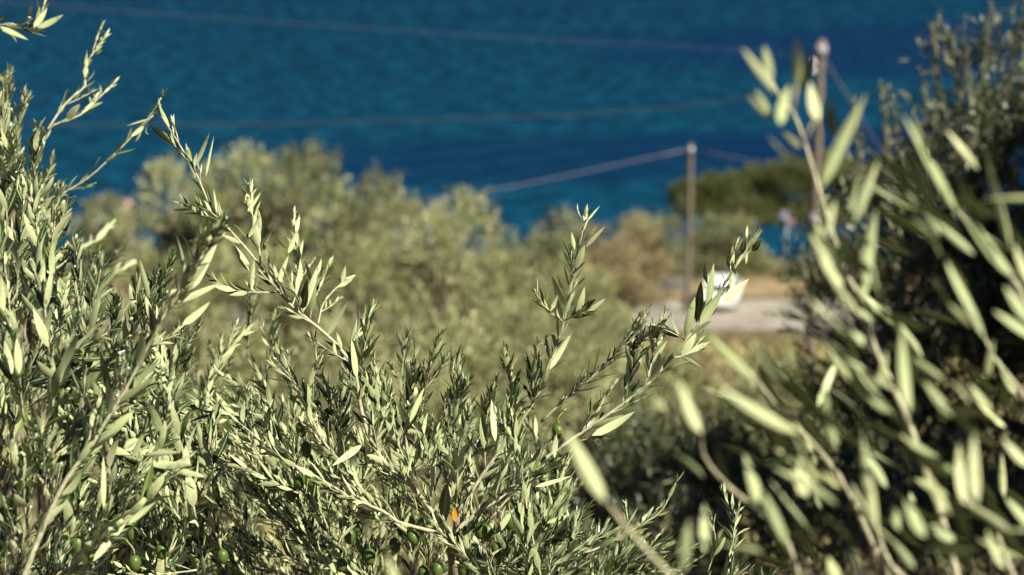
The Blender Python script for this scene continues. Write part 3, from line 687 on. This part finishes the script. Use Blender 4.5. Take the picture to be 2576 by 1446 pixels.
for tip, base, wp, k in [((1866, 119), (1950, 230), 30, 'M'), ((1922, 110), (1940, 205), 34, 'M'), ((2003, 90), (2007, 215), 46, 'M'), ((1986, 215), (1962, 312), 42, 'B'), ((2035, 205), (2058, 302), 40, 'B'),
                         ((1900, 222), (1934, 283), 28, 'M'), ((2177, 232), (2069, 470), 44, 'B'), ((2084, 250), (2104, 344), 28, 'D'), ((1934, 340), (2000, 415), 26, 'D'), ((1970, 330), (2013, 372), 28, 'M'),
                         ((2166, 385), (2137, 549), 28, 'M'), ((2050, 555), (2075, 615), 30, 'M'), ((2060, 600), (2098, 650), 26, 'M'), ((2205, 525), (2171, 758), 44, 'B'), ((2040, 120), (2020, 230), 22, 'D'),
                         ((2273, 283), (2409, 532), 40, 'B'), ((2405, 500), (2556, 702), 42, 'B'), ((2296, 289), (2352, 413), 24, 'D'), ((2381, 323), (2460, 425), 26, 'M'), ((2477, 375), (2545, 628), 30, 'M'),
                         ((2470, 504), (2600, 498), 26, 'M'), ((2188, 385), (2330, 470), 28, 'D'), ((2183, 436), (2341, 493), 26, 'D'), ((2234, 481), (2420, 589), 34, 'D'), ((2386, 657), (2477, 849), 32, 'B'),
                         ((2386, 764), (2443, 820), 24, 'M'), ((2528, 719), (2590, 810), 34, 'B'), ((2550, 610), (2600, 720), 34, 'B'), ((2347, 690), (2420, 815), 28, 'D'), ((2190, 640), (2230, 800), 26, 'D'),
                         ((1770, 833), (1906, 958), 34, 'B'), ((1801, 969), (2010, 1089), 40, 'B'), ((2036, 744), (2187, 885), 32, 'D'), ((2067, 963), (2104, 1125), 34, 'B'), ((1947, 1125), (2114, 1224), 38, 'B'),
                         ((2166, 1083), (2208, 1334), 34, 'B'), ((2268, 825), (2289, 1036), 38, 'B'), ((2323, 958), (2401, 1047), 32, 'B'), ((2438, 963), (2495, 1036), 30, 'B'), ((2412, 1115), (2427, 1266), 38, 'B'),
                         ((2448, 1089), (2459, 1266), 44, 'B'), ((2521, 1104), (2590, 1172), 32, 'B'), ((2325, 1180), (2391, 1292), 34, 'B'), ((2245, 1271), (2266, 1334), 30, 'B'), ((2276, 1256), (2328, 1350), 40, 'B'),
                         ((2340, 1320), (2400, 1360), 40, 'B'), ((1707, 953), (1765, 1089), 46, 'B'), ((1645, 1000), (1670, 1030), 30, 'M'), ((1874, 1141), (1921, 1297), 44, 'B'), ((1921, 1235), (1979, 1365), 32, 'B'),
                         ((1770, 1266), (1775, 1386), 32, 'B'), ((1733, 1303), (1718, 1438), 44, 'M'), ((2130, 1376), (2172, 1450), 36, 'B'), ((2080, 1400), (2110, 1460), 34, 'B'),
                         ((1905, 870), (1990, 990), 22, 'D'), ((1870, 840), (1960, 960), 20, 'M'), ((1830, 1030), (1990, 1110), 26, 'D'), ((1990, 960), (2100, 1080), 26, 'D'), ((2150, 920), (2260, 1050), 30, 'D'),
                         ((2120, 900), (2250, 980), 26, 'M'), ((2380, 900), (2500, 950), 24, 'D'), ((2400, 430), (2480, 560), 26, 'D'), ((2440, 560), (2560, 640), 28, 'D'), ((2330, 540), (2450, 640), 28, 'M'),
                         ((2500, 780), (2600, 850), 30, 'B'), ((2360, 1000), (2460, 1110), 28, 'D'), ((2200, 980), (2290, 1110), 28, 'D'), ((2020, 1130), (2120, 1240), 28, 'D'), ((1880, 1030), (1960, 1130), 22, 'D'),
                         ((1690, 1130), (1770, 1200), 24, 'M'), ((1720, 1040), (1740, 1150), 24, 'D'), ((1800, 1110), (1830, 1220), 22, 'D'), ((2530, 1250), (2600, 1330), 36, 'B'), ((2480, 1330), (2530, 1430), 36, 'B'),
                         ((2400, 1330), (2440, 1440), 34, 'D'), ((2240, 1350), (2300, 1430), 30, 'M'), ((2060, 1280), (2150, 1370), 26, 'D'), ((1990, 1310), (2060, 1420), 26, 'D')]:
    lf(tip, base, wp, k, D1 + U(-.08, .1), U(-.015, .015))
for tip, base, wp, k in [((2040, 585), (2100, 690), 30, 'M'), ((2060, 640), (2120, 720), 30, 'B'), ((2100, 500), (2080, 600), 26, 'M'), ((2210, 400), (2150, 560), 30, 'M'), ((1880, 240), (1940, 300), 26, 'M'), ((2130, 600), (2110, 690), 28, 'D'), ((2080, 690), (2160, 790), 26, 'M'), ((2140, 830), (2200, 880), 26, 'B'), ((2230, 880), (2215, 960), 24, 'M')]:
    lf(tip, base, wp, k, D1)
lf((1424, 1080), (1524, 1262), 52, 'B', 1.1)
for tip, base in [((975, 1395), (1010, 1500)), ((1075, 1420), (1100, 1530))]: lf(tip, base, 34, 'B', 1.24)
st([(1150, 1600), (1100, 1530)], 1.380, 1.380, 0.0021, 0.0013); st([(1090, 1640), (1010, 1500)], 1.380, 1.380, 0.0021, 0.0013)
for k in range(15):
    u, v = U(1980, 2620), U(930, 1480)
    a = R(-20 + random.gauss(0, 16)); l = U(70, 140)
    lf((u + l * math.sin(a), v - l * math.cos(a)), (u, v), U(20, 30), 'B', U(1.2, 1.6), U(-.03, .03))
for k in range(115):
    u, v = U(1900, 2620), U(430, 1480)
    if v < np.interp(u, [1750, 1900, 2100, 2200, 2300, 2600], [1150, 1020, 900, 620, 450, 380]): continue
    a = R(-48 + random.gauss(0, 18)); l = U(90, 190)
    lf((u + l * math.sin(a), v - l * math.cos(a)), (u, v), U(24, 38), random.choice('DDDDDDM'), U(1.15, 1.6), U(-.03, .03))
def leanl(u, v): return (-.55, 1.0)
SIL3 = [(1500, 1446), (1680, 1330), (1800, 1230), (1900, 1150), (2050, 1080), (2200, 940), (2300, 800), (2400, 640), (2500, 560), (2700, 480)]
emit_leaves(L, LEAF_MESH, M['leaf'], T3)
trunk(T3, [P(2420, 1500, 1.464), P(2700, 1000, 1.38), P(2200, 1380, 1.5), P(2010, 1460, 1.44), P(1720, 1480, 1.26), P(2560, 1480, 1.44), P(2330, 1500, 1.44), P(1150, 1600, 1.38)], .05)

# ================================================================== crowns farther away
CARD = [(np.array([(0, 0, 0), (-.5, .45, .03), (0, 1, 0), (.5, .45, .03)]), np.array([(0, 3, 2, 1)]), np.array([0., -1, 0, 1]))]
def crown(parent, lumps, n_spray, ln, m, k=10, spray=.22, wid=.24, name='crown', upb=.7, single=0, meshes=None, bank=CARD, shaggy=.45, rin=.7):
    """leafy sprays starting in the shell of several lumps and pointing out and up"""
    lumps = [np.array(l, float) for l in lumps]          # x y z rx ry rz
    wts = np.array([l[3] * l[4] + l[3] * l[5] for l in lumps]); wts /= wts.sum()
    idx = rng.choice(len(lumps), n_spray, p=wts)
    C = np.array([lumps[i][:3] for i in idx]); Rr = np.array([lumps[i][3:] for i in idx])
    dr = nrm(rng.normal(size=(n_spray, 3)))
    dr[:, 2] = np.where(dr[:, 2] < -.25, -dr[:, 2], dr[:, 2])
    rad = rng.uniform(rin, 1.0, n_spray)
    # lumpy surface
    bump = .86 + .18 * np.sin(dr[:, 0] * 6 + C[:, 0] * 3) * np.sin(dr[:, 2] * 7 + C[:, 1]) + .08 * rng.normal(size=n_spray)
    base = C + dr * Rr * (rad * bump)[:, None]
    sdir = nrm(dr * .8 + np.array([0, 0, upb]) + rng.normal(0, .3, (n_spray, 3)))
    t = (np.arange(k) + .5) / k
    sl_ = spray * rng.uniform(.5, 1.3, n_spray)
    pos = base[:, None] + sdir[:, None] * (t[None, :, None] * sl_[:, None, None])
    d = nrm(sdir[:, None] + rng.normal(0, .55, (n_spray, k, 3)))
    n = rng.normal(size=(n_spray, k, 3)) * shaggy + dr[:, None] + np.array([0, 0, .3])
    N = n_spray * k
    A = np.zeros((N, 14)); A[:, 0:3] = pos.reshape(-1, 3); A[:, 3:6] = d.reshape(-1, 3); A[:, 6:9] = n.reshape(-1, 3)
    A[:, 9] = ln * rng.uniform(.6, 1.2, N); A[:, 10] = A[:, 9] * wid; A[:, 11] = rng.integers(0, 10, N)
    A[:, 12] = np.clip(np.repeat(rng.uniform(0, 1, len(lumps))[idx], k) * .5 + np.repeat(rng.uniform(0, 1, n_spray), k) * .35 + rng.uniform(0, .15, N), 0, .999)
    if single:
        L = Leaves(); L.rows = [tuple(r) for r in A]; L.arr = lambda: A
        emit_leaves(L, meshes, m, parent, single)
        return
    o = bake(A, bank, name, m, parent)
    return o

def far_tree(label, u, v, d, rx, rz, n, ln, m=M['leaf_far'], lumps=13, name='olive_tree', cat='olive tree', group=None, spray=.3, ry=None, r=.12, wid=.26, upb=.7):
    """a tree whose crown top stands at picture point (u, v), d metres away"""
    top = P(u, v, d)
    x, y = top[0], top[1]
    t = tree_root(name, label, cat, x, y, group)
    g = t.location.z
    cz = top[2] - rz
    ry = ry or rx
    ls = [(x, y, cz - rz * .1, rx * .45, ry * .45, rz * .5)]
    for k in range(lumps):
        a = 2.4 * k + U(-.3, .3); h = .95 - 1.5 * (k + .5) / lumps
        w_ = math.sqrt(max(.05, 1 - min(1, abs(h)) ** 2)) * .82
        f = U(.25, .42)
        ls.append((x + rx * w_ * math.cos(a), y + ry * w_ * math.sin(a), cz + rz * (h - f * .75), rx * f, ry * f, rz * f * U(.9, 1.3)))
    b = MB(); q = curve_pts([(x, y, g - .2), (x + U(-.1, .1), y, (g + cz) / 2), (x, y, cz)], .3)
    b.tube(q, np.linspace(r * 1.3, r * .6, len(q)), 8, .2); b.build('trunk', M['bark'], t)
    b = MB()
    for l in ls[2:9]:
        q = curve_pts([(x, y, max(g + .3, cz - rz)), (x + (l[0] - x) * .5, y + (l[1] - y) * .5, cz - rz * .35), l[:3]], .3)
        b.tube(q, np.linspace(r * .55, r * .15, len(q)), 6, .2)
    b.build('boughs', M['bark'], t)
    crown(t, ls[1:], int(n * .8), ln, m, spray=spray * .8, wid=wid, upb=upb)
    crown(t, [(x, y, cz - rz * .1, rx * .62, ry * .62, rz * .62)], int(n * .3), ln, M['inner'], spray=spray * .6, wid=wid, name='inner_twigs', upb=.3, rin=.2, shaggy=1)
    return t

# the dark olive tree behind the blurred leaves, right: leaves still big enough to count
T4 = tree_root('olive_tree', 'dark shaded olive tree at the right edge with sparkling leaf tips and tall spires', 'olive tree', 3.0, 7.2)
p0 = P(2440, 650, 7.6)
ls = []
for u, v, d, r in [(2420, 640, 7.6, .42), (2560, 500, 7.6, .45), (2330, 850, 7.5, .42), (2200, 1080, 7.3, .4), (2450, 1000, 7.4, .6), (2650, 800, 7.6, .6), (2250, 650, 7.8, .22), (2420, 380, 7.6, .22), (2600, 1350, 7.2, .6), (2300, 1350, 7.2, .5), (2100, 1350, 7.4, .38),
                   (1900, 1320, 7.8, .4), (1700, 1350, 8.0, .42), (2420, 190, 7.7, .14), (2530, 180, 7.7, .15), (2500, 380, 7.7, .2), (2570, 300, 7.8, .15), (2330, 520, 7.7, .3), (2180, 560, 7.8, .15), (2060, 720, 7.8, .12), (1620, 1180, 8.0, .24), (1760, 1230, 7.9, .26), (1500, 1330, 8.1, .3), (1560, 1460, 7.8, .35), (2280, 1150, 7.3, .4), (2350, 720, 7.5, .35), (1900, 1460, 7.0, .32), (2200, 1460, 6.8, .36), (2500, 1460, 6.6, .4), (1680, 1490, 7.0, .34), (2080, 640, 7.8, .1), (2100, 760, 7.6, .16), (2050, 800, 7.6, .12), (2740, 350, 7.7, .4), (2130, 790, 7.6, .16), (2210, 930, 7.5, .25)]:
    ls.append((*P(u, v, d), r, r * .9, r))
LEAF_SHADED = make_leaf_meshes(M['leaf_shaded'])
crown(T4, ls, 6000, .05, M['leaf_shaded'], k=10, spray=.15, wid=.2, single=300, meshes=LEAF_SHADED, upb=1.0, rin=.3, shaggy=.9)
big = [(2.5, 6.9, 26.35, .5, .5, .5), (2.35, 7.2, 26.0, .45, .45, .45), (2.85, 6.7, 26.8, .6, .65, .6), (3.0, 5.5, 27.2, .85, .8, .7), (3.4, 6.5, 27.1, 1.0, 1.0, .8), (3.2, 7.2, 26.6, .8, .8, .8), (4.2, 5.9, 27.2, 1.3, 1.2, .9), (3.15, 5.4, 26.8, 1.1, 1.0, 1.0), (3.7, 5.0, 27.1, 1.1, 1.0, .8)]  # off-frame foliage added on the sun side to shade the visible crown
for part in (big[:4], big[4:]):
    crown(T4, part, 4200, .12, M['leaf_shaded'], k=10, spray=.3, wid=.3, name='crown')
L = Leaves(); b = MB()
for pts, d in [([(2380, 420), (2360, 250), (2350, 60)], 7.6), ([(2440, 420), (2470, 220), (2490, 10)], 7.6), ([(2400, 400), (2410, 250), (2400, 100)], 7.7), ([(2470, 420), (2530, 250), (2550, 120)], 7.7), ([(2240, 560), (2230, 330), (2215, 210)], 7.5), ([(2260, 600), (2255, 350), (2240, 220)], 7.6),
                ([(2180, 560), (2160, 360), (2150, 250)], 7.5), ([(2580, 400), (2575, 150), (2580, -20)], 7.5), ([(2620, 300), (2600, 60), (2610, -60)], 7.5), ([(2130, 860), (2010, 800), (1930, 790)], 7.2), ([(2200, 900), (2050, 840), (1960, 830)], 7.2), ([(2450, 400), (2440, 200), (2430, 130)], 7.5),
                ([(2340, 460), (2330, 300), (2320, 180)], 7.7), ([(2160, 1000), (2050, 900), (2000, 870)], 7.3)]:
    q = px(pts, d, d, .04); b.tube(q, stemr(.006, .0015, len(q)), 5)
    leafy(L, q, ln=.044, gap=.017, tube=b, wid=.26, start=.0, twigs=.4)
tag(b.build('twigs', M['bark'], T4), kind='stuff')
A = L.arr(); tag(bake(A, VAR, 'spires', M['leaf_shaded'], T4), kind='stuff')
trunk(T4, [P(2420, 640, 7.6), P(2300, 1000, 7.5), P(2600, 900, 7.6), P(2100, 1300, 7.4), P(1800, 1340, 7.9), (4.2, 5.9, 28.6), (3.3, 6.5, 28.0)], .14)  # last two limbs lead to the added off-frame shading foliage

# olive grove on the slope
g = None
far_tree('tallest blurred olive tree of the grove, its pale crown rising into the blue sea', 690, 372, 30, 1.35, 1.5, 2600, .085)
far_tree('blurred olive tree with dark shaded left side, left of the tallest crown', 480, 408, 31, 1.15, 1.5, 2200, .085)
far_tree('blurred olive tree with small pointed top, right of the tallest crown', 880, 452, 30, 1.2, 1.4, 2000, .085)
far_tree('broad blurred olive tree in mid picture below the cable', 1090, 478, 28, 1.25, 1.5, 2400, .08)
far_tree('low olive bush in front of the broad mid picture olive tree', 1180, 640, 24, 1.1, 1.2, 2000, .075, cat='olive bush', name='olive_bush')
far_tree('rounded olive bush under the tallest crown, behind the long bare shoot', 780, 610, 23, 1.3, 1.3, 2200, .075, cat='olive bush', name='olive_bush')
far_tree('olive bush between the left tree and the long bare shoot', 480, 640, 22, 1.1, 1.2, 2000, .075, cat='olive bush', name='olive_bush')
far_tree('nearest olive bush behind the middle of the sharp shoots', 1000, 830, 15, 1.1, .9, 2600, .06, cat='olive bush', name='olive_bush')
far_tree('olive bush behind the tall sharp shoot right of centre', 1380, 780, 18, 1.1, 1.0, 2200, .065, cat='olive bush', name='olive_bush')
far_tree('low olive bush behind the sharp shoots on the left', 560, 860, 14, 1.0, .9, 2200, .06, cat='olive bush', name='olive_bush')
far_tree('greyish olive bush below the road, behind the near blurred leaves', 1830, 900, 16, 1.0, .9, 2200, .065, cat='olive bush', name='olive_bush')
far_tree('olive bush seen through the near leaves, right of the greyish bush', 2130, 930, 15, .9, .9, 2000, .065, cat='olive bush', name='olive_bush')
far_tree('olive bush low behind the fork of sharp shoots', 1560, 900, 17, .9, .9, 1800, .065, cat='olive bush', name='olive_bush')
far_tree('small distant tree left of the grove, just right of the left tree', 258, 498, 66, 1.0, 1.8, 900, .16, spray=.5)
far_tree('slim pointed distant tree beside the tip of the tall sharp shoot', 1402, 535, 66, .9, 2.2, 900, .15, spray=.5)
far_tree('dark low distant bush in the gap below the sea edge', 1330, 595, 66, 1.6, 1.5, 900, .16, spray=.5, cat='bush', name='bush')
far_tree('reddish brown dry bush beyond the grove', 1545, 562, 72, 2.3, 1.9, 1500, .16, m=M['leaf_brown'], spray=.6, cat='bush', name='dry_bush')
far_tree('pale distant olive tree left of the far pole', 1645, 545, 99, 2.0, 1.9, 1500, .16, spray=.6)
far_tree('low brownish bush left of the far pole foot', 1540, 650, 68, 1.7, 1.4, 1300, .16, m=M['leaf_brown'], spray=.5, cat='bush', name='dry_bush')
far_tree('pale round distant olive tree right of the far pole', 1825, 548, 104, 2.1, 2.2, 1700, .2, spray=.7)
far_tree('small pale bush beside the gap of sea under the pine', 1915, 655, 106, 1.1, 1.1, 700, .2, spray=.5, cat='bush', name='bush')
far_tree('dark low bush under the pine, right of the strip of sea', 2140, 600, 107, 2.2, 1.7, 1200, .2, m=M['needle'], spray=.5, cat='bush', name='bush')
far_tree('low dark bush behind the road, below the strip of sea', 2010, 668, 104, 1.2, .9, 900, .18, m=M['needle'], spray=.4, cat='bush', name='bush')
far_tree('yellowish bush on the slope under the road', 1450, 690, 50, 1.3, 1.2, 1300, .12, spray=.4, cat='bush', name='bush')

# pine by the shore
def pine():
    d = 112
    tp = P(2010, 600, d); t = tree_root('pine_tree', 'spreading dark green pine by the shore behind the near pole', 'pine tree', P(2075, 600, d)[0], P(2075, 600, d)[1])
    x, y, gz = t.location
    ls = []
    for u, v, ru, rv in [(1730, 510, 45, 45), (1800, 500, 60, 50), (1890, 490, 75, 55), (1990, 480, 85, 65), (2090, 470, 85, 70), (2180, 490, 75, 65), (1750, 540, 50, 38), (1840, 545, 65, 38), (1900, 550, 60, 38), (1960, 552, 65, 40), (2060, 555, 80, 36), (2270, 520, 70, 55)]:
        c = P(u, v, d + U(-1.5, 1.5)); s = d / FP
        ls.append((*c, ru * s * 1.05, ru * s * 1.1, rv * s * 1.15))
    b = MB(); q = curve_pts([(x, y, gz - .3), (x - .4, y, gz + 1.6), (x + .2, y, gz + 3.4)], .4); b.tube(q, np.linspace(.42, .25, len(q)), 10, .25); b.build('trunk', M['bark'], t)
    for l in ls[:6]:
        b = MB(); q = curve_pts([(x - .1, y, gz + 2.6), (x + (l[0] - x) * .5, y + (l[1] - y) * .5, (gz + 2.9 + l[2]) / 2), l[:3]], .5)
        b.tube(q, np.linspace(.17, .05, len(q)), 6, .2); b.build('limb', M['bark'], t)
    crown(t, ls, 10500, .26, M['needle'], k=11, spray=.4, wid=.17)
pine()

# grass on the slope
def grass():
    n = 26000
    y = 3 + 84 * rng.uniform(0, 1, n) ** .8; x = rng.uniform(-1, 1, n) * (2 + y * .34)
    A = np.zeros((n, 14)); A[:, 0] = x; A[:, 1] = y; A[:, 2] = ground(x, y) - .02
    A[:, 3:6] = nrm(rng.normal(0, .35, (n, 3)) + np.array([0, 0, 1])); A[:, 6:9] = rng.normal(size=(n, 3))
    A[:, 9] = rng.uniform(.12, .35, n) * (1 + y * .01); A[:, 10] = A[:, 9] * .12 + y * .0006; A[:, 12] = rng.uniform(0, 1, n)
    e = link('dry_grass', None)
    X, Y, Z = frames(A)
    v, F, a = CARD[0]
    W = A[:, None, 0:3] + v[None, :, 0:1] * A[:, 10][:, None, None] * X[:, None] + v[None, :, 1:2] * A[:, 9][:, None, None] * Y[:, None]
    F = (F[None] + (np.arange(n) * 4)[:, None, None]).reshape(-1, 4)
    bpy.data.objects.remove(e)
    keep = ~((x > -.6) & (y < 11))
    F = F[keep]
    o = link('dry_grass', make_mesh('dry_grass', W.reshape(-1, 3), F, M['grass'], smooth_f=False))
    tag(o, 'dry yellowish grass covering the slope between bushes', 'grass', kind='stuff')
grass()

# ------------------------------------------------------------------ poles and cables
def pole(label, u, vtop, d, r, extra=None):
    tp = P(u, vtop, d); x, y = tp[0], tp[1]
    t = tree_root('utility_pole', label, 'utility pole', x, y, 'wooden utility poles carrying the cables')
    b = MB(); q = np.array([(x, y, z) for z in np.linspace(t.location.z - .3, tp[2], 14)])
    b.tube(q, np.linspace(r * 1.15, r * .85, 14), 14, .04); b.build('shaft', M['wood_pole'], t)
    return t, tp
t, tA = pole('tall near wooden pole with pale plate near its top, behind the blurred twig', 2066, 100, 50, .125)
b = MB(); b.tube([(tA[0], tA[1], tA[2] - .12), (tA[0], tA[1], tA[2] - .45)], .155, 16); b.build('plate', M['tin'], t)
b = MB(); b.tube([(tA[0], tA[1], tA[2] - 4.6), (tA[0], tA[1], tA[2] - 4.95)], .165, 16); b.build('band', M['tin'], t)
for dz in (.62, .85):
    b = MB(); c = np.array([tA[0] - .2, tA[1] - .05, tA[2] - dz])
    b.tube([c + (.1, 0, -.05), c + (0, 0, -.02), c], .012, 6); bb = b.build('insulator_pin', M['steel'], t)
    b = MB(); b.tube([c, c + (0, 0, .03), c + (0, 0, .05), c + (0, 0, .09), c + (0, 0, .13)], [.06, .075, .045, .06, .03], 12); b.build('insulator', M['porcelain'], t)
t2, tB = pole('thin far wooden pole carrying the pale cables at its top', 1738, 362, 94, .135)
b = MB(); c = np.array([tB[0], tB[1] - .19, tB[2] - .3]); b.box(c, (.2, .1, .3)); b.build('bracket', M['steel'], t2)
t3, tC = pole('distant short pole half hidden beside the left tree', 322, 500, 95, .19)
b = MB(); c = np.array([tC[0], tC[1] - .22, tC[2] - .3]); b.box(c, (.35, .1, .5)); b.build('bracket', M['pink'], t3)

def cable(name, label, pts, r, m, offs=((0, 0, 0),), cat='cable'):
    b = MB()
    for o in offs:
        q = curve_pts([np.asarray(p) + np.array(o) for p in pts], 1.5); b.tube(q, r, 5)
    o = b.build(name, m, None); tag(o, label, cat)
    return o
cable('power_cable', 'pale sagging cable running left from the far pole over the grove', [tB - (0.15, 0, .28), P(1180, 487, 94.6), P(760, 515, 95), tC - (0, 0, .3)], .024, M['wire'])
cable('power_cable', 'pale cable from the far pole towards the near pole, over the pine', [tB - (-.15, 0, .28), P(1900, 404, 92), P(2200, 430, 86), P(2700, 420, 80)], .02, M['wire'])
cable('power_cable', 'faint bright cable crossing the sea near the top of the picture', [tA - (.2, 0, .5), P(1900, 128, 49), P(1030, 78, 46), P(0, 4, 42), P(-700, -60, 40)], .002, M['wire'])
cable('power_cable', 'faint dark cable across the middle of the sea', [tA - (.15, 0, 1.15), P(1900, 245, 50), P(1500, 285, 49), P(1000, 303, 47), P(300, 315, 44), P(-500, 300, 41)], .012, M['dark_wire'])
gy = tA - (-.15, 0, .55); gp = P(2300, 420, 53)
ext = gy + (gp - gy) * 2.4; ext[2] = float(ground(ext[0], ext[1]))
cable('guy_wire', 'slanting guy wire running down right from the near pole', [gy, ext], .009, M['wire'], cat='guy wire')

# ------------------------------------------------------------------ parked white car beside the road
def car(u, d, rot):
    g0 = P(u, 770, d); x, y, z = g0[0], g0[1], 5.02
    e = link('parked_car', None, loc=(x, y, z)); e.rotation_euler = (0, 0, rot)
    tag(e, 'white parked car by the road, half hidden behind the sharp shoot tip', 'car')
    def prof(pts, w0, w1, name, m, zs=None):
        V = []; n = len(pts)
        for s in (-1, 1):
            for (yy, zz) in pts:
                wv = w0 if zz < .9 else w0 + (w1 - w0) * (zz - .9) / .55
                V.append((s * wv / 2, yy, zz))
        F = [tuple(range(n)), tuple(range(2 * n - 1, n - 1, -1))] + [(i, i + n, (i + 1) % n + n, (i + 1) % n) for i in range(n)]
        me = make_mesh(name, V, F, m, smooth_f=False); o = link(name, me, e)
        md = o.modifiers.new('bevel', 'BEVEL'); md.width = .05; md.segments = 3
        return o
    prof([(-1.95, .35), (-2.0, .6), (-1.98, .85), (-1.85, .93), (-1.55, 1.38), (-1.2, 1.46), (.1, 1.47), (.5, 1.38), (1.05, .95), (1.85, .82), (2.0, .62), (1.98, .35), (1.6, .2), (-1.6, .2)], 1.68, 1.25, 'body', M['white_paint'])
    def pane(name, pts, m, par=e):
        o = link(name, make_mesh(name, pts, [tuple(range(len(pts)))], m, smooth_f=False), par)
        md = o.modifiers.new('solid', 'SOLIDIFY'); md.thickness = .02; md.offset = 0
        return o
    pane('rear_window', [(-.62, -1.84, .99), (.62, -1.84, .99), (.52, -1.605, 1.33), (-.52, -1.605, 1.33)], M['glass'])
    pane('windscreen', [(-.66, 1.0, 1.0), (.66, 1.0, 1.0), (.56, .56, 1.36), (-.56, .56, 1.36)], M['glass'])
    for s in (-1, 1):
        wx = lambda zz: s * ((1.68 + (1.25 - 1.68) * (zz - .9) / .55) / 2 + .006)
        pane('side_window', [(wx(.97), -1.5, .97), (wx(.97), -.45, .97), (wx(1.36), -.45, 1.36), (wx(1.34), -1.3, 1.34)], M['glass'])
        pane('side_window', [(wx(.97), -.38, .97), (wx(.97), .85, .97), (wx(1.36), .35, 1.36), (wx(1.36), -.38, 1.36)], M['glass'])
        b = MB(); b.box((s * .72, -1.985, .78), (.2, .06, .26)); o = link('tail_light', b.mesh('tail_light', M['red'], False), e)
        b = MB(); b.box((s * .6, 1.96, .68), (.3, .06, .16)); o = link('headlight', b.mesh('headlight', M['tin'], False), e)
        for yy in (-1.25, 1.28):
            b = MB(); b.tube([(s * .66, yy, .31), (s * .70, yy, .31), (s * .83, yy, .31), (s * .86, yy, .31)], [.27, .31, .31, .27], 20); wh = link('wheel', b.mesh('wheel', M['rubber']), e)
            b = MB(); b.tube([(s * .855, yy, .31), (s * .875, yy, .31)], [.19, .17], 14); link('rim', b.mesh('rim', M['steel']), wh)
        b = MB(); b.box((s * .92, .75, 1.0), (.16, .1, .12)); link('mirror', b.mesh('mirror', M['white_paint'], False), e)
    b = MB(); b.box((0, -2.01, .42), (1.5, .06, .18)); link('bumper', b.mesh('bumper', M['white_paint'], False), e)
car(1815, 95.5 + 2.5, R(-14))

# low concrete wall left of the car
b = MB()
c0 = P(1690, 750, 98); 
b.box((c0[0], 98.2, 5.3), (2.0, .35, .6)); o = b.build('concrete_block', M['concrete'], None, False); tag(o, 'low grey concrete block by the road, left of the white car', 'concrete block')
md = o.modifiers.new('bevel', 'BEVEL'); md.width = .04; md.segments = 2

# round sign in front of the pine
sp_ = P(1980, 547, 102)
e = link('road_sign', None, loc=(sp_[0], sp_[1], 5.0)); tag(e, 'pale blue and pink sign standing in front of the dark pine', 'sign')
hz = sp_[2] - 5.0
b = MB(); b.tube([(0, 0, -.2), (0, 0, hz * .5), (0, 0, hz + .3)], .04, 8); link('post', b.mesh('post', M['steel']), e)
b = MB(); b.tube([(-.15, -.045, hz + .15), (-.15, -.075, hz + .15)], .25, 20); link('panel', b.mesh('panel', M['lavender'], False), e)
b = MB(); b.tube([(.22, -.08, hz - .22), (.22, -.11, hz - .22)], .2, 20); link('panel', b.mesh('panel', M['pink'], False), e)
